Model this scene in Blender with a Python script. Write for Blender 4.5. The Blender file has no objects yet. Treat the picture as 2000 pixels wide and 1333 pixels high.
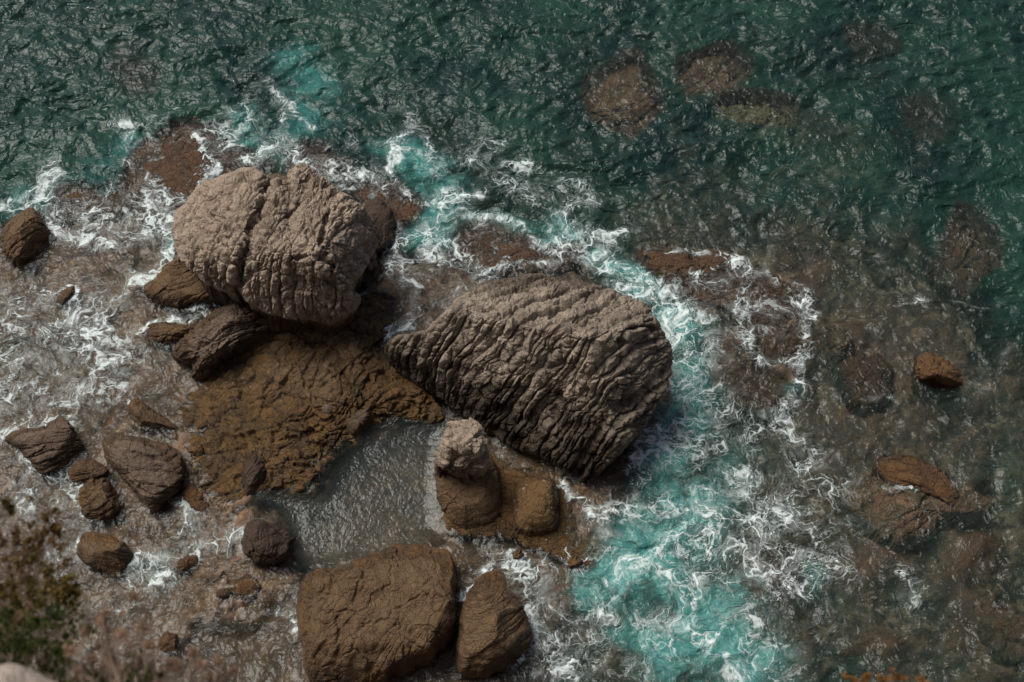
import bpy, math, random
import numpy as np
from mathutils import Vector, Matrix

# ------------------------------------------------------------------ camera, sky, sun, exposure
S = bpy.context.scene
DEP = math.radians(58.0); DIST = 55.0; LENS = 50.0
CAM = np.array([0.0, -DIST*math.cos(DEP), DIST*math.sin(DEP)])
cd = bpy.data.cameras.new('camera'); cam = bpy.data.objects.new('camera', cd)
S.collection.objects.link(cam); S.camera = cam
cam.location = CAM; cam.rotation_euler = (math.pi/2-DEP, 0, 0)
cd.lens = LENS; cd.sensor_width = 36.0; cd.clip_start = 0.2; cd.clip_end = 4000
cd.dof.use_dof = True; cd.dof.focus_distance = DIST-2; cd.dof.aperture_fstop = 1.6

SUN_EL = math.radians(56); SUN_AZ = math.radians(-56)      # azimuth from +Y (out to sea) towards +X
W = bpy.data.worlds.new('World'); S.world = W; W.use_nodes = True
nt = W.node_tree; bg = nt.nodes['Background']
sky = nt.nodes.new('ShaderNodeTexSky'); sky.sky_type = 'NISHITA'; sky.sun_disc = False
sky.sun_elevation = SUN_EL; sky.sun_rotation = SUN_AZ
sky.air_density = 1.0; sky.dust_density = 4.0; sky.ozone_density = 0.6
nt.links.new(sky.outputs[0], bg.inputs['Color']); bg.inputs['Strength'].default_value = 0.07
sd = bpy.data.lights.new('sun', 'SUN'); sun = bpy.data.objects.new('sun', sd); S.collection.objects.link(sun)
sd.energy = 3.8; sd.angle = math.radians(34); sd.color = (1.0, 0.93, 0.84)
sv = Vector((math.sin(SUN_AZ)*math.cos(SUN_EL), math.cos(SUN_AZ)*math.cos(SUN_EL), math.sin(SUN_EL)))
sun.rotation_euler = sv.to_track_quat('Z', 'Y').to_euler(); sun.location = (-20, 40, 60)
S.cycles.max_bounces = 5; S.cycles.diffuse_bounces = 3; S.cycles.glossy_bounces = 2; S.cycles.transparent_max_bounces = 6
S.view_settings.view_transform = 'Standard'; S.view_settings.look = 'None'
S.view_settings.exposure = 0.12; S.view_settings.gamma = 1.0

# ------------------------------------------------------------------ helpers
F_ = np.array([0, math.cos(DEP), -math.sin(DEP)]); R_ = np.array([1., 0, 0]); U_ = np.array([0, math.sin(DEP), math.cos(DEP)])
def ray(px, py):
    px = np.asarray(px, float); py = np.asarray(py, float)
    k = cd.sensor_width/LENS/2000.0
    a = (px-1000)*k; b = -(py-666.5)*k
    return F_ + a[..., None]*R_ + b[..., None]*U_
def at(px, py, z=0.0):                       # photograph position + height above the sea -> place in the world
    d = ray(px, py); z = np.asarray(z, float)
    t = (z-CAM[2])/d[..., 2]
    return CAM + t[..., None]*d
def along(px, py, dist):
    d = ray(px, py); return CAM + d*dist
def h32(ix, iy, iz, seed):
    h = (ix.astype(np.int64)*374761393 + iy.astype(np.int64)*668265263 + iz.astype(np.int64)*2147483647*3 + seed*1274126177) & 0xffffffff
    h = ((h ^ (h >> 13))*1274126177) & 0xffffffff
    h = ((h ^ (h >> 16))*2246822519) & 0xffffffff
    return h ^ (h >> 15)
def rnd(ix, iy, iz, seed): return (h32(ix, iy, iz, seed) & 0xffffff)/float(0xffffff)
def noise(P, seed=0):                        # gradient noise, about -1..1
    i = np.floor(P).astype(np.int64); f = P-i; u = f*f*f*(f*(f*6-15)+10)
    out = 0
    for dx in (0, 1):
        wx = u[:, 0] if dx else 1-u[:, 0]
        for dy in (0, 1):
            wy = u[:, 1] if dy else 1-u[:, 1]
            for dz in (0, 1):
                wz = u[:, 2] if dz else 1-u[:, 2]
                h = h32(i[:, 0]+dx, i[:, 1]+dy, i[:, 2]+dz, seed)
                gx = (h & 255)/127.5-1; gy = ((h >> 8) & 255)/127.5-1; gz = ((h >> 16) & 255)/127.5-1
                out = out + wx*wy*wz*(gx*(f[:, 0]-dx)+gy*(f[:, 1]-dy)+gz*(f[:, 2]-dz))
    return out*1.5
def fbm(P, seed=0, o=4, g=0.5):
    s = 0; a = 1; t = 0
    for k in range(o):
        s = s + a*noise(P*(2.03**k)+k*7.3, seed+k); t += a; a *= g
    return s/t*1.4
def worley(P, seed=0, flat=False, off=False):
    i = np.floor(P).astype(np.int64)
    d1 = np.full(len(P), 9.); d2 = d1.copy(); cid = np.zeros(len(P)); O = np.zeros((len(P), 3))
    for dx in (-1, 0, 1):
        for dy in (-1, 0, 1):
            for dz in ((0,) if flat else (-1, 0, 1)):
                a, b, c = i[:, 0]+dx, i[:, 1]+dy, i[:, 2]+dz
                ox = a+rnd(a, b, c, seed)-P[:, 0]; oy = b+rnd(a, b, c, seed+1)-P[:, 1]; oz = (c+rnd(a, b, c, seed+2)-P[:, 2])*(0 if flat else 1)
                q = ox*ox+oy*oy+oz*oz
                q = np.sqrt(q); m = q < d1
                d2 = np.where(m, d1, np.minimum(d2, q)); cid = np.where(m, rnd(a, b, c, seed+5), cid); d1 = np.where(m, q, d1)
                if off: O[m] = np.stack([ox, oy, oz], 1)[m]
    if off: return d1, d2, cid, O
    return d1, d2, cid
def sstep(a, b, x):
    t = np.clip((x-a)/(b-a), 0, 1); return t*t*(3-2*t)
def tag(o, label=None, cat=None, group=None, kind=None):
    if label: o['label'] = label
    if cat: o['category'] = cat
    if group: o['group'] = group
    if kind: o['kind'] = kind
    return o
def make_mesh(name, V, F, mat, parent=None, smooth=True, origin=None, attrs=None):
    me = bpy.data.meshes.new(name)
    V = np.asarray(V, np.float32)
    if origin is not None: V = V-np.asarray(origin, np.float32)
    F = np.asarray(F, np.int32); k = F.shape[1]
    me.vertices.add(len(V)); me.vertices.foreach_set('co', V.ravel())
    me.loops.add(F.size); me.loops.foreach_set('vertex_index', F.ravel())
    me.polygons.add(len(F)); me.polygons.foreach_set('loop_start', np.arange(0, F.size, k, dtype=np.int32))
    me.polygons.foreach_set('loop_total', np.full(len(F), k, np.int32))
    me.update(calc_edges=True); me.validate()
    me.polygons.foreach_set('use_smooth', np.full(len(me.polygons), smooth))
    for an, av in (attrs or {}).items():
        a = me.attributes.new(an, 'FLOAT', 'POINT'); a.data.foreach_set('value', np.asarray(av, np.float32))
    me.materials.append(mat)
    o = bpy.data.objects.new(name, me); S.collection.objects.link(o)
    if origin is not None: o.location = origin
    if parent is not None: o.parent = parent
    return o

# ------------------------------------------------------------------ material tools
class NT:
    def __init__(s, name):
        s.m = bpy.data.materials.new(name); s.m.use_nodes = True; s.t = s.m.node_tree; s.t.nodes.clear()
        s.out = s.n('ShaderNodeOutputMaterial')
    def n(s, t, **kw):
        x = s.t.nodes.new(t)
        for k, v in kw.items(): setattr(x, k, v)
        return x
    def put(s, sock, v):
        if isinstance(v, bpy.types.NodeSocket): s.t.links.new(v, sock)
        elif v is not None: sock.default_value = v
    def math(s, op, a, b=None, c=None, clamp=False):
        x = s.n('ShaderNodeMath', operation=op, use_clamp=clamp)
        for i, v in enumerate((a, b, c)):
            if v is not None: s.put(x.inputs[i], v)
        return x.outputs[0]
    def vmath(s, op, a, b=None, sc=None):
        x = s.n('ShaderNodeVectorMath', operation=op); s.put(x.inputs[0], a)
        if b is not None: s.put(x.inputs[1], b)
        if sc is not None: s.put(x.inputs['Scale'], sc)
        return x.outputs[0]
    def mix(s, f, a, b):
        x = s.n('ShaderNodeMix', data_type='RGBA'); s.put(x.inputs[0], f); s.put(x.inputs[6], a); s.put(x.inputs[7], b); return x.outputs[2]
    def noise(s, vec, sc, det=4, rough=0.55, dist=0.0, color=False):
        x = s.n('ShaderNodeTexNoise'); s.put(x.inputs['Vector'], vec); s.put(x.inputs['Scale'], sc)
        x.inputs['Detail'].default_value = det; x.inputs['Roughness'].default_value = rough; x.inputs['Distortion'].default_value = dist
        return x.outputs['Color' if color else 'Fac']
    def vor(s, vec, sc, feat='F1', out='Distance', rand=1.0):
        x = s.n('ShaderNodeTexVoronoi', feature=feat); s.put(x.inputs['Vector'], vec); s.put(x.inputs['Scale'], sc)
        x.inputs['Randomness'].default_value = rand; return x.outputs[out]
    def ramp(s, v, a, b, lo=0.0, hi=1.0):
        x = s.n('ShaderNodeMapRange', interpolation_type='SMOOTHSTEP'); s.put(x.inputs[0], v); s.put(x.inputs[1], a); s.put(x.inputs[2], b)
        s.put(x.inputs[3], lo); s.put(x.inputs[4], hi); return x.outputs[0]
    def attr(s, name): return s.n('ShaderNodeAttribute', attribute_name=name).outputs['Fac']
    def bump(s, h, strength, dist, normal=None):
        x = s.n('ShaderNodeBump'); s.put(x.inputs['Height'], h); x.inputs['Strength'].default_value = strength
        x.inputs['Distance'].default_value = dist
        if normal is not None: s.put(x.inputs['Normal'], normal)
        return x.outputs[0]
def C(r, g, b): return (r, g, b, 1.0)

def rock_material(name, dry1, dry2, wet1, wet2, wz0, wz1, speck=0.0, rough=0.85, sdir=(0, 0, 1), wetrough=0.42):
    M = NT(name); geo = M.n('ShaderNodeNewGeometry'); pos = geo.outputs['Position']
    sep = M.n('ShaderNodeSeparateXYZ'); M.put(sep.inputs[0], pos)
    big = M.noise(pos, 0.55, 4, 0.6); mid = M.noise(pos, 3.0, 6, 0.65); fine = M.noise(pos, 14, 5, 0.7)
    z = M.math('ADD', sep.outputs[2], M.math('MULTIPLY', M.math('SUBTRACT', big, 0.5), 1.6*(wz1-wz0)+0.3))
    z = M.math('ADD', z, M.math('MULTIPLY', M.math('SUBTRACT', mid, 0.5), 0.6*(wz1-wz0)+0.1))
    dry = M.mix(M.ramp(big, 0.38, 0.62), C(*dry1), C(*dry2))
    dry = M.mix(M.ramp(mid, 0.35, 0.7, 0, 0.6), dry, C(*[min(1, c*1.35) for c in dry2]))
    dry = M.mix(M.ramp(fine, 0.3, 0.75, 0.0, 0.5), M.mix(0.5, dry, C(*[c*0.55 for c in dry1])), dry)
    wet = M.mix(M.ramp(M.noise(pos, 1.3, 6, 0.62), 0.4, 0.6), C(*wet1), C(*wet2))
    wet = M.mix(M.ramp(fine, 0.35, 0.7, 0.0, 0.6), wet, C(*[c*0.5 for c in wet1]))
    z = M.math('SUBTRACT', z, M.math('MULTIPLY', M.attr('rim'), 2.2))
    isdry = M.ramp(z, wz0, wz1)
    col = M.mix(isdry, wet, dry)
    if speck:
        sv_ = M.vor(pos, 3.2, 'F1'); sm = M.ramp(sv_, 0.07*max(1, speck*1.8), 0.11*max(1, speck*1.8), 1, 0)
        sm = M.math('MULTIPLY', sm, M.ramp(M.noise(pos, 0.9, 3), 0.45, 0.6)); sm = M.math('MULTIPLY', sm, speck)
        col = M.mix(sm, col, C(0.5, 0.47, 0.43))
    cz = M.noise(pos, 34, 4, 0.7)
    cr = M.vor(M.vmath('ADD', pos, M.vmath('SCALE', M.noise(pos, 2.0, 4, color=True), sc=0.5)), 2.6, 'DISTANCE_TO_EDGE')
    h = M.math('ADD', M.math('MULTIPLY', M.ramp(cr, 0.0, 0.05), 0.35), M.math('ADD', M.math('MULTIPLY', mid, 0.9), M.math('MULTIPLY', fine, 0.7)))
    h = M.math('ADD', h, M.math('MULTIPLY', cz, 0.22))
    b = M.bump(h, 1.0, 0.17)
    p = M.n('ShaderNodeBsdfPrincipled'); M.put(p.inputs['Base Color'], col); M.put(p.inputs['Normal'], b)
    M.put(p.inputs['Roughness'], M.ramp(isdry, 0, 1, wetrough, rough)); p.inputs['Specular IOR Level'].default_value = 0.35
    M.t.links.new(p.outputs[0], M.out.inputs[0]); return M.m

OCH1, OCH2 = (0.165, 0.092, 0.038), (0.085, 0.055, 0.032)
M_A = rock_material('pale_limestone', (0.36, 0.285, 0.22), (0.49, 0.395, 0.305), (0.075, 0.047, 0.028), (0.12, 0.075, 0.04), 0.9, 2.6)
M_B = rock_material('grey_brown_limestone', (0.27, 0.222, 0.172), (0.50, 0.42, 0.33), (0.055, 0.04, 0.028), (0.095, 0.068, 0.045), 1.2, 3.5)
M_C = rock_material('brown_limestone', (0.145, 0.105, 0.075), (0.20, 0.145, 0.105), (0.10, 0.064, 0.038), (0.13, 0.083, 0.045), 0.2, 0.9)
M_W = rock_material('wet_ochre_rock', (0.145, 0.09, 0.046), (0.185, 0.12, 0.064), OCH1, OCH2, 0.15, 0.8, speck=0.25)
M_S = rock_material('speckled_ochre_rock', (0.22, 0.13, 0.05), (0.19, 0.115, 0.048), OCH1, OCH2, 0.2, 0.8, speck=1.0)
M_D = rock_material('dark_wet_rock', (0.065, 0.042, 0.03), (0.09, 0.06, 0.042), (0.06, 0.036, 0.02), (0.08, 0.048, 0.025), 0.2, 0.7, wetrough=0.35)
M_R = rock_material('reef_rock', (0.11, 0.068, 0.04), (0.12, 0.075, 0.045), (0.125, 0.07, 0.036), (0.085, 0.055, 0.038), 0.1, 0.5, wetrough=0.35)
M_U = rock_material('sunken_rock', (0.2, 0.13, 0.08), (0.17, 0.13, 0.08), (0.20, 0.125, 0.075), (0.15, 0.12, 0.075), 0.2, 0.6)
M_V = rock_material('sunken_green_rock', (0.2, 0.18, 0.1), (0.2, 0.18, 0.1), (0.24, 0.22, 0.12), (0.17, 0.17, 0.09), 0.2, 0.6)
M_L = rock_material('wet_golden_ledge', (0.15, 0.095, 0.05), (0.18, 0.12, 0.07), (0.165, 0.096, 0.038), (0.085, 0.055, 0.028), 0.45, 1.3, speck=0.6, wetrough=0.27)
M_O = rock_material('orange_rock', (0.17, 0.088, 0.032), (0.13, 0.07, 0.03), (0.15, 0.078, 0.03), (0.09, 0.05, 0.025), 0.1, 0.5)

# ------------------------------------------------------------------ height grid of what lies under the sea (for the water's depth)
HX0, HY0, HC = -30.0, -20.0, 0.12; HNX, HNY = 500, 420
BEDTOP = np.full((HNY, HNX), -50.0)
def splat(V):
    ix = np.clip(((V[:, 0]-HX0)/HC).astype(int), 0, HNX-1); iy = np.clip(((V[:, 1]-HY0)/HC).astype(int), 0, HNY-1)
    np.maximum.at(BEDTOP, (iy, ix), V[:, 2])

# ------------------------------------------------------------------ rocks
def tps(pts, q):
    pts = np.asarray(pts, float); sc = 300.0
    X = pts[:, :2]/sc; Q = q/sc; n = len(X)
    def k(r): return np.where(r > 1e-9, r*r*np.log(np.maximum(r, 1e-9)), 0)
    D = np.linalg.norm(X[:, None]-X[None], axis=2)
    A = np.zeros((n+3, n+3)); A[:n, :n] = k(D)+np.eye(n)*0.002; A[:n, n] = 1; A[:n, n+1:] = X; A[n, :n] = 1; A[n+1:, :n] = X.T
    b = np.zeros(n+3); b[:n] = pts[:, 2]; w = np.linalg.solve(A, b)
    out = w[n]+Q@w[n+1:]
    for i in range(n): out = out + w[i]*k(np.linalg.norm(Q-X[i], axis=1))
    return out
def strata(P, ang, dip, f, fa, amp, seed, groove=0.6, lump=0.5, fan=0.25, block=0.35, crk=0.0, wornk=0.5):
    a = math.radians(ang); d = math.radians(dip)
    n = np.array([-math.sin(a)*math.cos(d), math.cos(a)*math.cos(d), math.sin(d)])
    t = np.array([math.cos(a), math.sin(a), 0.0]); w = np.cross(n, t)
    s = P@n + fbm(P*0.22, seed+11, 2)*fan*3 + fbm(P*1.1, seed+12, 3)*fan*0.45
    z0 = np.zeros(len(P)); u = s*f + 1.3*noise(np.stack([s*f*0.42, z0+3.3, z0+seed], 1), seed+6); i = np.floor(u); fr = u-i
    hi = rnd(i.astype(np.int64), np.zeros(len(P), np.int64), np.zeros(len(P), np.int64), seed)
    Q = np.stack([u*0.97, P@t*fa+fbm(P*1.6, seed+3, 2)*0.22, P@w*fa*0.9+fbm(P*1.6+9, seed+4, 2)*0.22], 1)
    d1, d2, cid, O = worley(Q, seed+20, off=True)
    tilt = O[:, 0]*(cid*997 % 1-0.5)+O[:, 1]*(cid*499 % 1-0.5)+O[:, 2]*(cid*251 % 1-0.5)
    crack = np.clip((d2-d1)/0.16, 0, 1)**0.6
    e1, e2, cid2, O2 = worley(Q*2.3+4.7, seed+25, off=True)
    tilt2 = O2[:, 0]*(cid2*997 % 1-0.5)+O2[:, 1]*(cid2*499 % 1-0.5)
    crack2 = np.clip((e2-e1)/0.22, 0, 1)
    gm = sstep(-0.5, 0.4, noise(P*0.5, seed+31)); gm2 = sstep(-0.35, 0.35, noise(P*0.7+3, seed+33)); worn = sstep(-0.1, 0.5, noise(P*0.45+7, seed+35))
    edge = np.minimum(fr/0.16, (1-fr)/0.3)
    prof = np.clip(edge, 0, 1)**0.7 - 1 + 0.45*(fr-0.5)
    disp = groove*prof*((0.5 if wornk < 0.3 else 0.2)+0.9*gm)*(0.5+hi) + lump*(crack-1)*(0.25+0.9*gm2) + block*(cid-0.5)*1.2 + lump*tilt*1.5
    disp = disp + 0.36*lump*(crack2-1)*(1.1-0.5*gm)*(1-0.5*worn) + 0.3*block*(cid2-0.5)*(1-0.5*worn) + 0.45*lump*tilt2*(1-0.5*worn) + 0.9*(hi-0.5)*groove*(0.3+gm)
    disp = disp*(1-wornk*worn) + 0.16*fbm(P*4.1, seed+40, 3)
    big = fbm(P*0.6, seed+50, 3)*0.8 + (0.5-np.abs(fbm(P*0.9, seed+51, 3)))*0.6
    out = amp*disp + amp*big*0.8
    if crk:
        k1, k2, _ = worley(P*0.75+fbm(P*1.3, seed+70, 3)[:, None]*0.3, seed+71)
        out = out - crk*(1-sstep(0.0, 0.10, k2-k1))
    return out
def smooth_closed(pts, n):
    pts = np.asarray(pts, float); m = len(pts); out = []
    for i in range(n):
        x = i/n*m; k = int(x); t = x-k
        p0, p1, p2, p3 = pts[(k-1) % m], pts[k % m], pts[(k+1) % m], pts[(k+2) % m]
        out.append(0.5*((2*p1)+(-p0+p2)*t+(2*p0-5*p1+4*p2-p3)*t*t+(-p0+3*p1-3*p2+p3)*t**3))
    return np.array(out)
ROCKSEED = [100]; RIM = [None]
def rock_surface(outline, n, ctrl=None, zlo=-0.25, zhi=0.3, H=0.8, R=0.35, pw=2.2, st=(30, 0, 3.0, 1.2, 0.15), stk=None, undercut=0.06, jit=4.0, bottom=-2.0, cen=None, cuts=0, planes=None, valleys=(), soft=0.22):
    """rock whose visible skin spans the outline: every outline point has its own height over the sea, the sides run down below the water"""
    ROCKSEED[0] += 17; seed = ROCKSEED[0]
    ol = np.array([p[:2] for p in outline], float); sm = smooth_closed(ol, max(200, len(ol)*12))
    c = ol.mean(0) if cen is None else np.array(cen, float)
    th = np.unwrap(np.arctan2(sm[:, 1]-c[1], sm[:, 0]-c[0])); rr = np.hypot(sm[:, 0]-c[0], sm[:, 1]-c[1])
    if th[-1] < th[0]: th = th[::-1]; rr = rr[::-1]
    o = np.argsort(th % (2*np.pi)); tt = (th % (2*np.pi))[o]; rv = rr[o]
    # square grid -> disc (concentric map)
    g = np.linspace(-1, 1, n); X, Y = np.meshgrid(g, g); X = X.ravel(); Y = Y.ravel()
    big = np.abs(X) > np.abs(Y)
    with np.errstate(divide='ignore', invalid='ignore'):
        r = np.where(big, X, Y); ph = np.where(big, math.pi/4*(Y/X), math.pi/2-math.pi/4*(X/Y))
    ph = np.nan_to_num(ph); r = np.nan_to_num(r)
    ph = np.where(r < 0, ph+math.pi, ph); r = np.abs(r)
    rad = np.interp(ph % (2*np.pi), tt, rv, period=2*np.pi)
    jj = noise(np.stack([np.cos(ph)*3.5, np.sin(ph)*3.5, np.full_like(ph, seed*0.37)], 1), seed)*jit + noise(np.stack([np.cos(ph)*11, np.sin(ph)*11, np.full_like(ph, seed*0.37)], 1), seed+1)*jit*0.5
    q = np.stack([c[0]+np.cos(ph)*(rad+jj)*r, c[1]+np.sin(ph)*(rad+jj)*r], 1)
    if planes is not None:
        zs = np.stack([z0+gx*(q[:, 0]-a)+gy*(q[:, 1]-b) for z0, a, b, gx, gy in planes]); mn = zs.min(0)
        z = mn-soft*np.log(np.exp(-(zs-mn)/soft).sum(0)) + soft*0.5
        q3 = np.stack([q[:, 0]/60, q[:, 1]/60, q[:, 0]*0+seed], 1); z = z+0.22*fbm(q3, seed+80, 3)
        for vp, vw, vd in valleys:
            d = np.full(len(q), 1e9)
            for a, b in zip(vp[:-1], vp[1:]):
                a = np.array(a, float); e = np.array(b, float)-a; t_ = np.clip(((q-a)@e)/(e@e), 0, 1); d = np.minimum(d, np.linalg.norm(q-a-t_[:, None]*e, axis=1))
            z = z-vd*np.exp(-(d/vw)**2)
    elif ctrl is not None:
        pts = [tuple(p) for p in outline]+list(ctrl); z = tps(pts, q)
    else:
        y0, y1 = ol[:, 1].min(), ol[:, 1].max()
        v = np.clip((q[:, 1]-y0)/(y1-y0), 0, 1); z = zhi+(zlo-zhi)*v + H*(1-r**pw)
    z = z - R*(1-np.sqrt(np.clip(1-np.clip((r-0.8)/0.2, 0, 1)**2, 0, 1)))
    V = at(q[:, 0], q[:, 1], z)
    if cuts:
        rg_ = np.random.default_rng(seed); lo, hi_ = V.min(0), V.max(0); cc0 = (lo+hi_)/2; ex = (hi_-lo)/2+0.15
        for _ in range(cuts):
            d = rg_.normal(0, 1, 3); d[2] = abs(d[2])*1.1; d /= np.linalg.norm(d); off = rg_.uniform(0.42, 0.62)
            t_ = ((V-cc0)/ex)@d-off; t_ = np.where(t_ > 0, t_*0.85, 0); V = V-d*t_[:, None]*ex
    G = V.reshape(n, n, 3)
    du = np.gradient(G, axis=1); dv = np.gradient(G, axis=0)
    N = np.cross(du, dv); N /= np.linalg.norm(N, axis=2, keepdims=True)+1e-9
    if (N@(-F_)).mean() < 0: N = -N
    # soften the frame normals
    for _ in range(6):
        Np = np.pad(N, ((1, 1), (1, 1), (0, 0)), mode='edge'); N = Np[:-2, 1:-1]+Np[2:, 1:-1]+Np[1:-1, :-2]+Np[1:-1, 2:]+N
        N /= np.linalg.norm(N, axis=2, keepdims=True)+1e-9
    dsp = strata(V, *st, seed, **(stk or {}))
    fade = 0.35+0.65*sstep(0, 0.06, 1-r)
    V = V + N.reshape(-1, 3)*(dsp*fade)[:, None]
    idx = np.arange(n*n).reshape(n, n)
    faces = np.stack([idx[:-1, :-1], idx[:-1, 1:], idx[1:, 1:], idx[1:, :-1]], -1).reshape(-1, 4)
    loop = np.concatenate([idx[0, :-1], idx[:-1, -1], idx[-1, ::-1][:-1], idx[::-1, 0][:-1]])
    base = V[loop]; cc = V.mean(0); nl = len(loop); K = 14; rings = [loop]; allV = [V]; off = n*n
    for k in range(1, K+1):
        s = k/K; P = base.copy(); sh = undercut*(s**0.6)
        P[:, :2] = base[:, :2]*(1-sh)+cc[:2]*sh; P[:, 2] = base[:, 2]+(bottom-base[:, 2])*s**1.2
        P = P + np.stack([fbm(P*0.9, seed+60, 3), fbm(P*0.9+5, seed+61, 3), np.zeros(nl)], 1)*0.28*min(1, s*3)*np.clip(H if ctrl is None and planes is None else 1, .3, 1)
        allV.append(P); rings.append(np.arange(nl)+off); off += nl
    fs = [faces]
    for k in range(K):
        a, b = rings[k], rings[k+1]; a2 = np.roll(a, -1); b2 = np.roll(b, -1)
        fs.append(np.stack([a, b, b2, a2], -1))
    allV = np.concatenate(allV); cb = len(allV); bc = allV[rings[-1]].mean(0); allV = np.concatenate([allV, bc[None]])
    last = rings[-1]; l2 = np.roll(last, -1)
    fs.append(np.stack([last, np.full(nl, cb), np.full(nl, cb), l2], -1)[:0])
    Fq = np.concatenate(fs)
    # consistent outward orientation: top grid must face the camera side
    a, b, c3 = allV[faces[:, 0]], allV[faces[:, 1]], allV[faces[:, 2]]
    if (np.cross(b-a, c3-a)@(-F_)).mean() < 0: Fq = Fq[:, ::-1]
    splat(V); q3r = np.stack([q[:, 0]/45, q[:, 1]/45, q[:, 0]*0], 1)
    RIM[0] = np.concatenate([sstep(0.72, 0.97, r+0.12*noise(q3r, seed+90)), np.ones(len(allV)-1-n*n)])
    return allV[:-1], Fq
def rock(name, label, cat, outline, n, mat, group=None, **kw):
    V, Fq = rock_surface(outline, n, **kw)
    c = V.mean(0); org = (float(c[0]), float(c[1]), float(min(0.0, V[:, 2].min()+1)))
    o = make_mesh(name, V, Fq, mat, origin=org, attrs=dict(rim=RIM[0]) if mat in (M_W, M_S, M_C) else None)
    tag(o, label, cat, group); return o

# the two giants
rock('sea_stack', 'largest pale tan boulder with blocky layered skin overhanging the dark hollow, upper left of centre', 'boulder',
  [(340,420,2.5),(360,395,3),(400,355,3.3),(450,335,3.5),(495,326,3.8),(520,342,3.7),(560,352,3.6),(575,330,4.0),(600,323,4.1),(625,345,3.8),(665,370,3.3),(700,395,3.0),(730,425,2.6),(745,455,2.3),(735,490,2),(715,530,1.5),(690,560,1.2),(705,580,0.9),(695,610,.7),(650,635,.7),(600,628,1.0),(560,620,1.2),(520,610,1.3),(480,590,1.4),(465,570,1.5),(430,565,1.6),(395,548,1.7),(360,520,1.9),(340,480,2.1)],
  420, M_A, planes=[(5.05,600,470,.0,.009),(4.85,500,450,.0145,.004),(5.0,560,520,-.003,-.024),(4.7,665,460,-.030,-.008),(4.1,430,505,.008,-.022)], soft=0.42,
  valleys=[([(535,345),(512,400),(490,460),(470,520),(462,580)],11,.55),([(600,345),(585,400),(560,440)],9,.25),([(640,420),(625,480),(650,520),(640,580)],4,.25),([(570,505),(620,500),(650,520)],4,.2),([(560,340),(566,365)],12,.5)], ctrl=[(490,400,5.0),(600,400,5.2),(545,440,4.75),(585,500,4.9),(650,470,4.7),(450,480,4.1),(400,440,3.9),(690,500,3.4),(640,560,3.3),(530,560,3.0),(470,545,2.5),(590,600,2.0),(675,590,1.5),(500,500,3.7),(420,530,2.7)],
  R=0.45, st=(60, -4, 3.0, 1.9, 0.22), stk=dict(groove=1.0, lump=0.65, block=0.45, fan=0.16, crk=0.14, wornk=0.2), undercut=0.30, jit=3)
rock('sea_stack', 'dark grey-brown ridged boulder with deep parallel grooves, beside the bright surf channel', 'boulder',
  [(750,690,.6),(770,660,.8),(830,645,1.0),(860,615,1.4),(900,575,1.8),(960,550,2.0),(1030,536,2.2),(1100,540,2.3),(1150,552,2.4),(1200,568,2.5),(1262,592,2.6),(1285,625,2.6),(1310,670,2.4),(1316,710,2.1),(1300,760,1.6),(1275,810,1.1),(1250,850,.7),(1200,900,.2),(1150,943,-.2),(1110,935,0),(1090,915,.1),(1040,890,.3),(990,870,.5),(930,830,.6),(880,800,.7),(850,775,.6),(810,745,.4),(775,725,.3)],
  480, M_B, planes=[(4.7,1050,640,.0006,.024),(4.7,1050,640,.0082,-.0172),(4.45,1150,725,-.0115,-.0125)], soft=0.1,
  valleys=[([(1290,640),(1180,690),(1140,760)],6,.15)], ctrl=[(900,640,3.0),(1000,600,3.9),(1060,620,4.6),(1120,640,4.9),(1180,680,5.0),(1220,640,4.2),(1160,600,3.7),(1250,690,4.2),(1150,730,4.3),(1210,760,3.6),(1050,680,4.4),(960,680,3.7),(1000,780,2.0),(900,730,1.9),(1080,820,1.9),(1150,850,1.5),(1220,830,1.6),(840,690,1.5),(1000,560,2.9)],
  R=0.3, st=(37, 0, 3.1, 1.7, 0.27), stk=dict(groove=1.0, lump=0.6, block=0.4, fan=0.16, wornk=0.15), undercut=0.14, jit=4)
# rocks round the giants
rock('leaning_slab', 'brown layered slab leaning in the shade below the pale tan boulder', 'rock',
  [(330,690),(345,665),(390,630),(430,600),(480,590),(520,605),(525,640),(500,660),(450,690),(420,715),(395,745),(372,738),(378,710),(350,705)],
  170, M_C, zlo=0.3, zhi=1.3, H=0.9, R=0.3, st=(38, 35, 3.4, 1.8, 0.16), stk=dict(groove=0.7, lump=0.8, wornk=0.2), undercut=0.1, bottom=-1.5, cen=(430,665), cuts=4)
rock('ledge', 'ochre wet ledge at the foot of the pale tan boulder, foam pooled beside it', 'rock ledge',
  [(280,562),(310,535),(318,505),(345,490),(400,540),(440,575),(420,590),(380,595),(350,605),(300,590)],
  120, M_W, zlo=0.0, zhi=0.9, H=0.45, R=0.3, st=(35, 20, 4, 1.3, 0.12), cuts=4)
rock('ledge', 'small flat ochre ledge left of the leaning brown slab', 'rock ledge',
  [(283,650),(300,632),(350,628),(385,640),(350,668),(310,678)], 80, M_W, zlo=-0.2, zhi=0.1, H=0.4, R=0.2, st=(5, 20, 4, 1.3, 0.09))
rock('ledge', 'dark brown rock sticking out behind the right side of the pale tan boulder', 'rock ledge',
  [(690,400),(730,385),(765,410),(772,445),(765,475),(735,500),(745,530),(720,560),(690,540)], 110, M_D, zlo=-0.1, zhi=0.5, H=0.7, R=0.3, st=(60, 20, 3, 1.3, 0.13), cen=(715,470), cuts=5)
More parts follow.
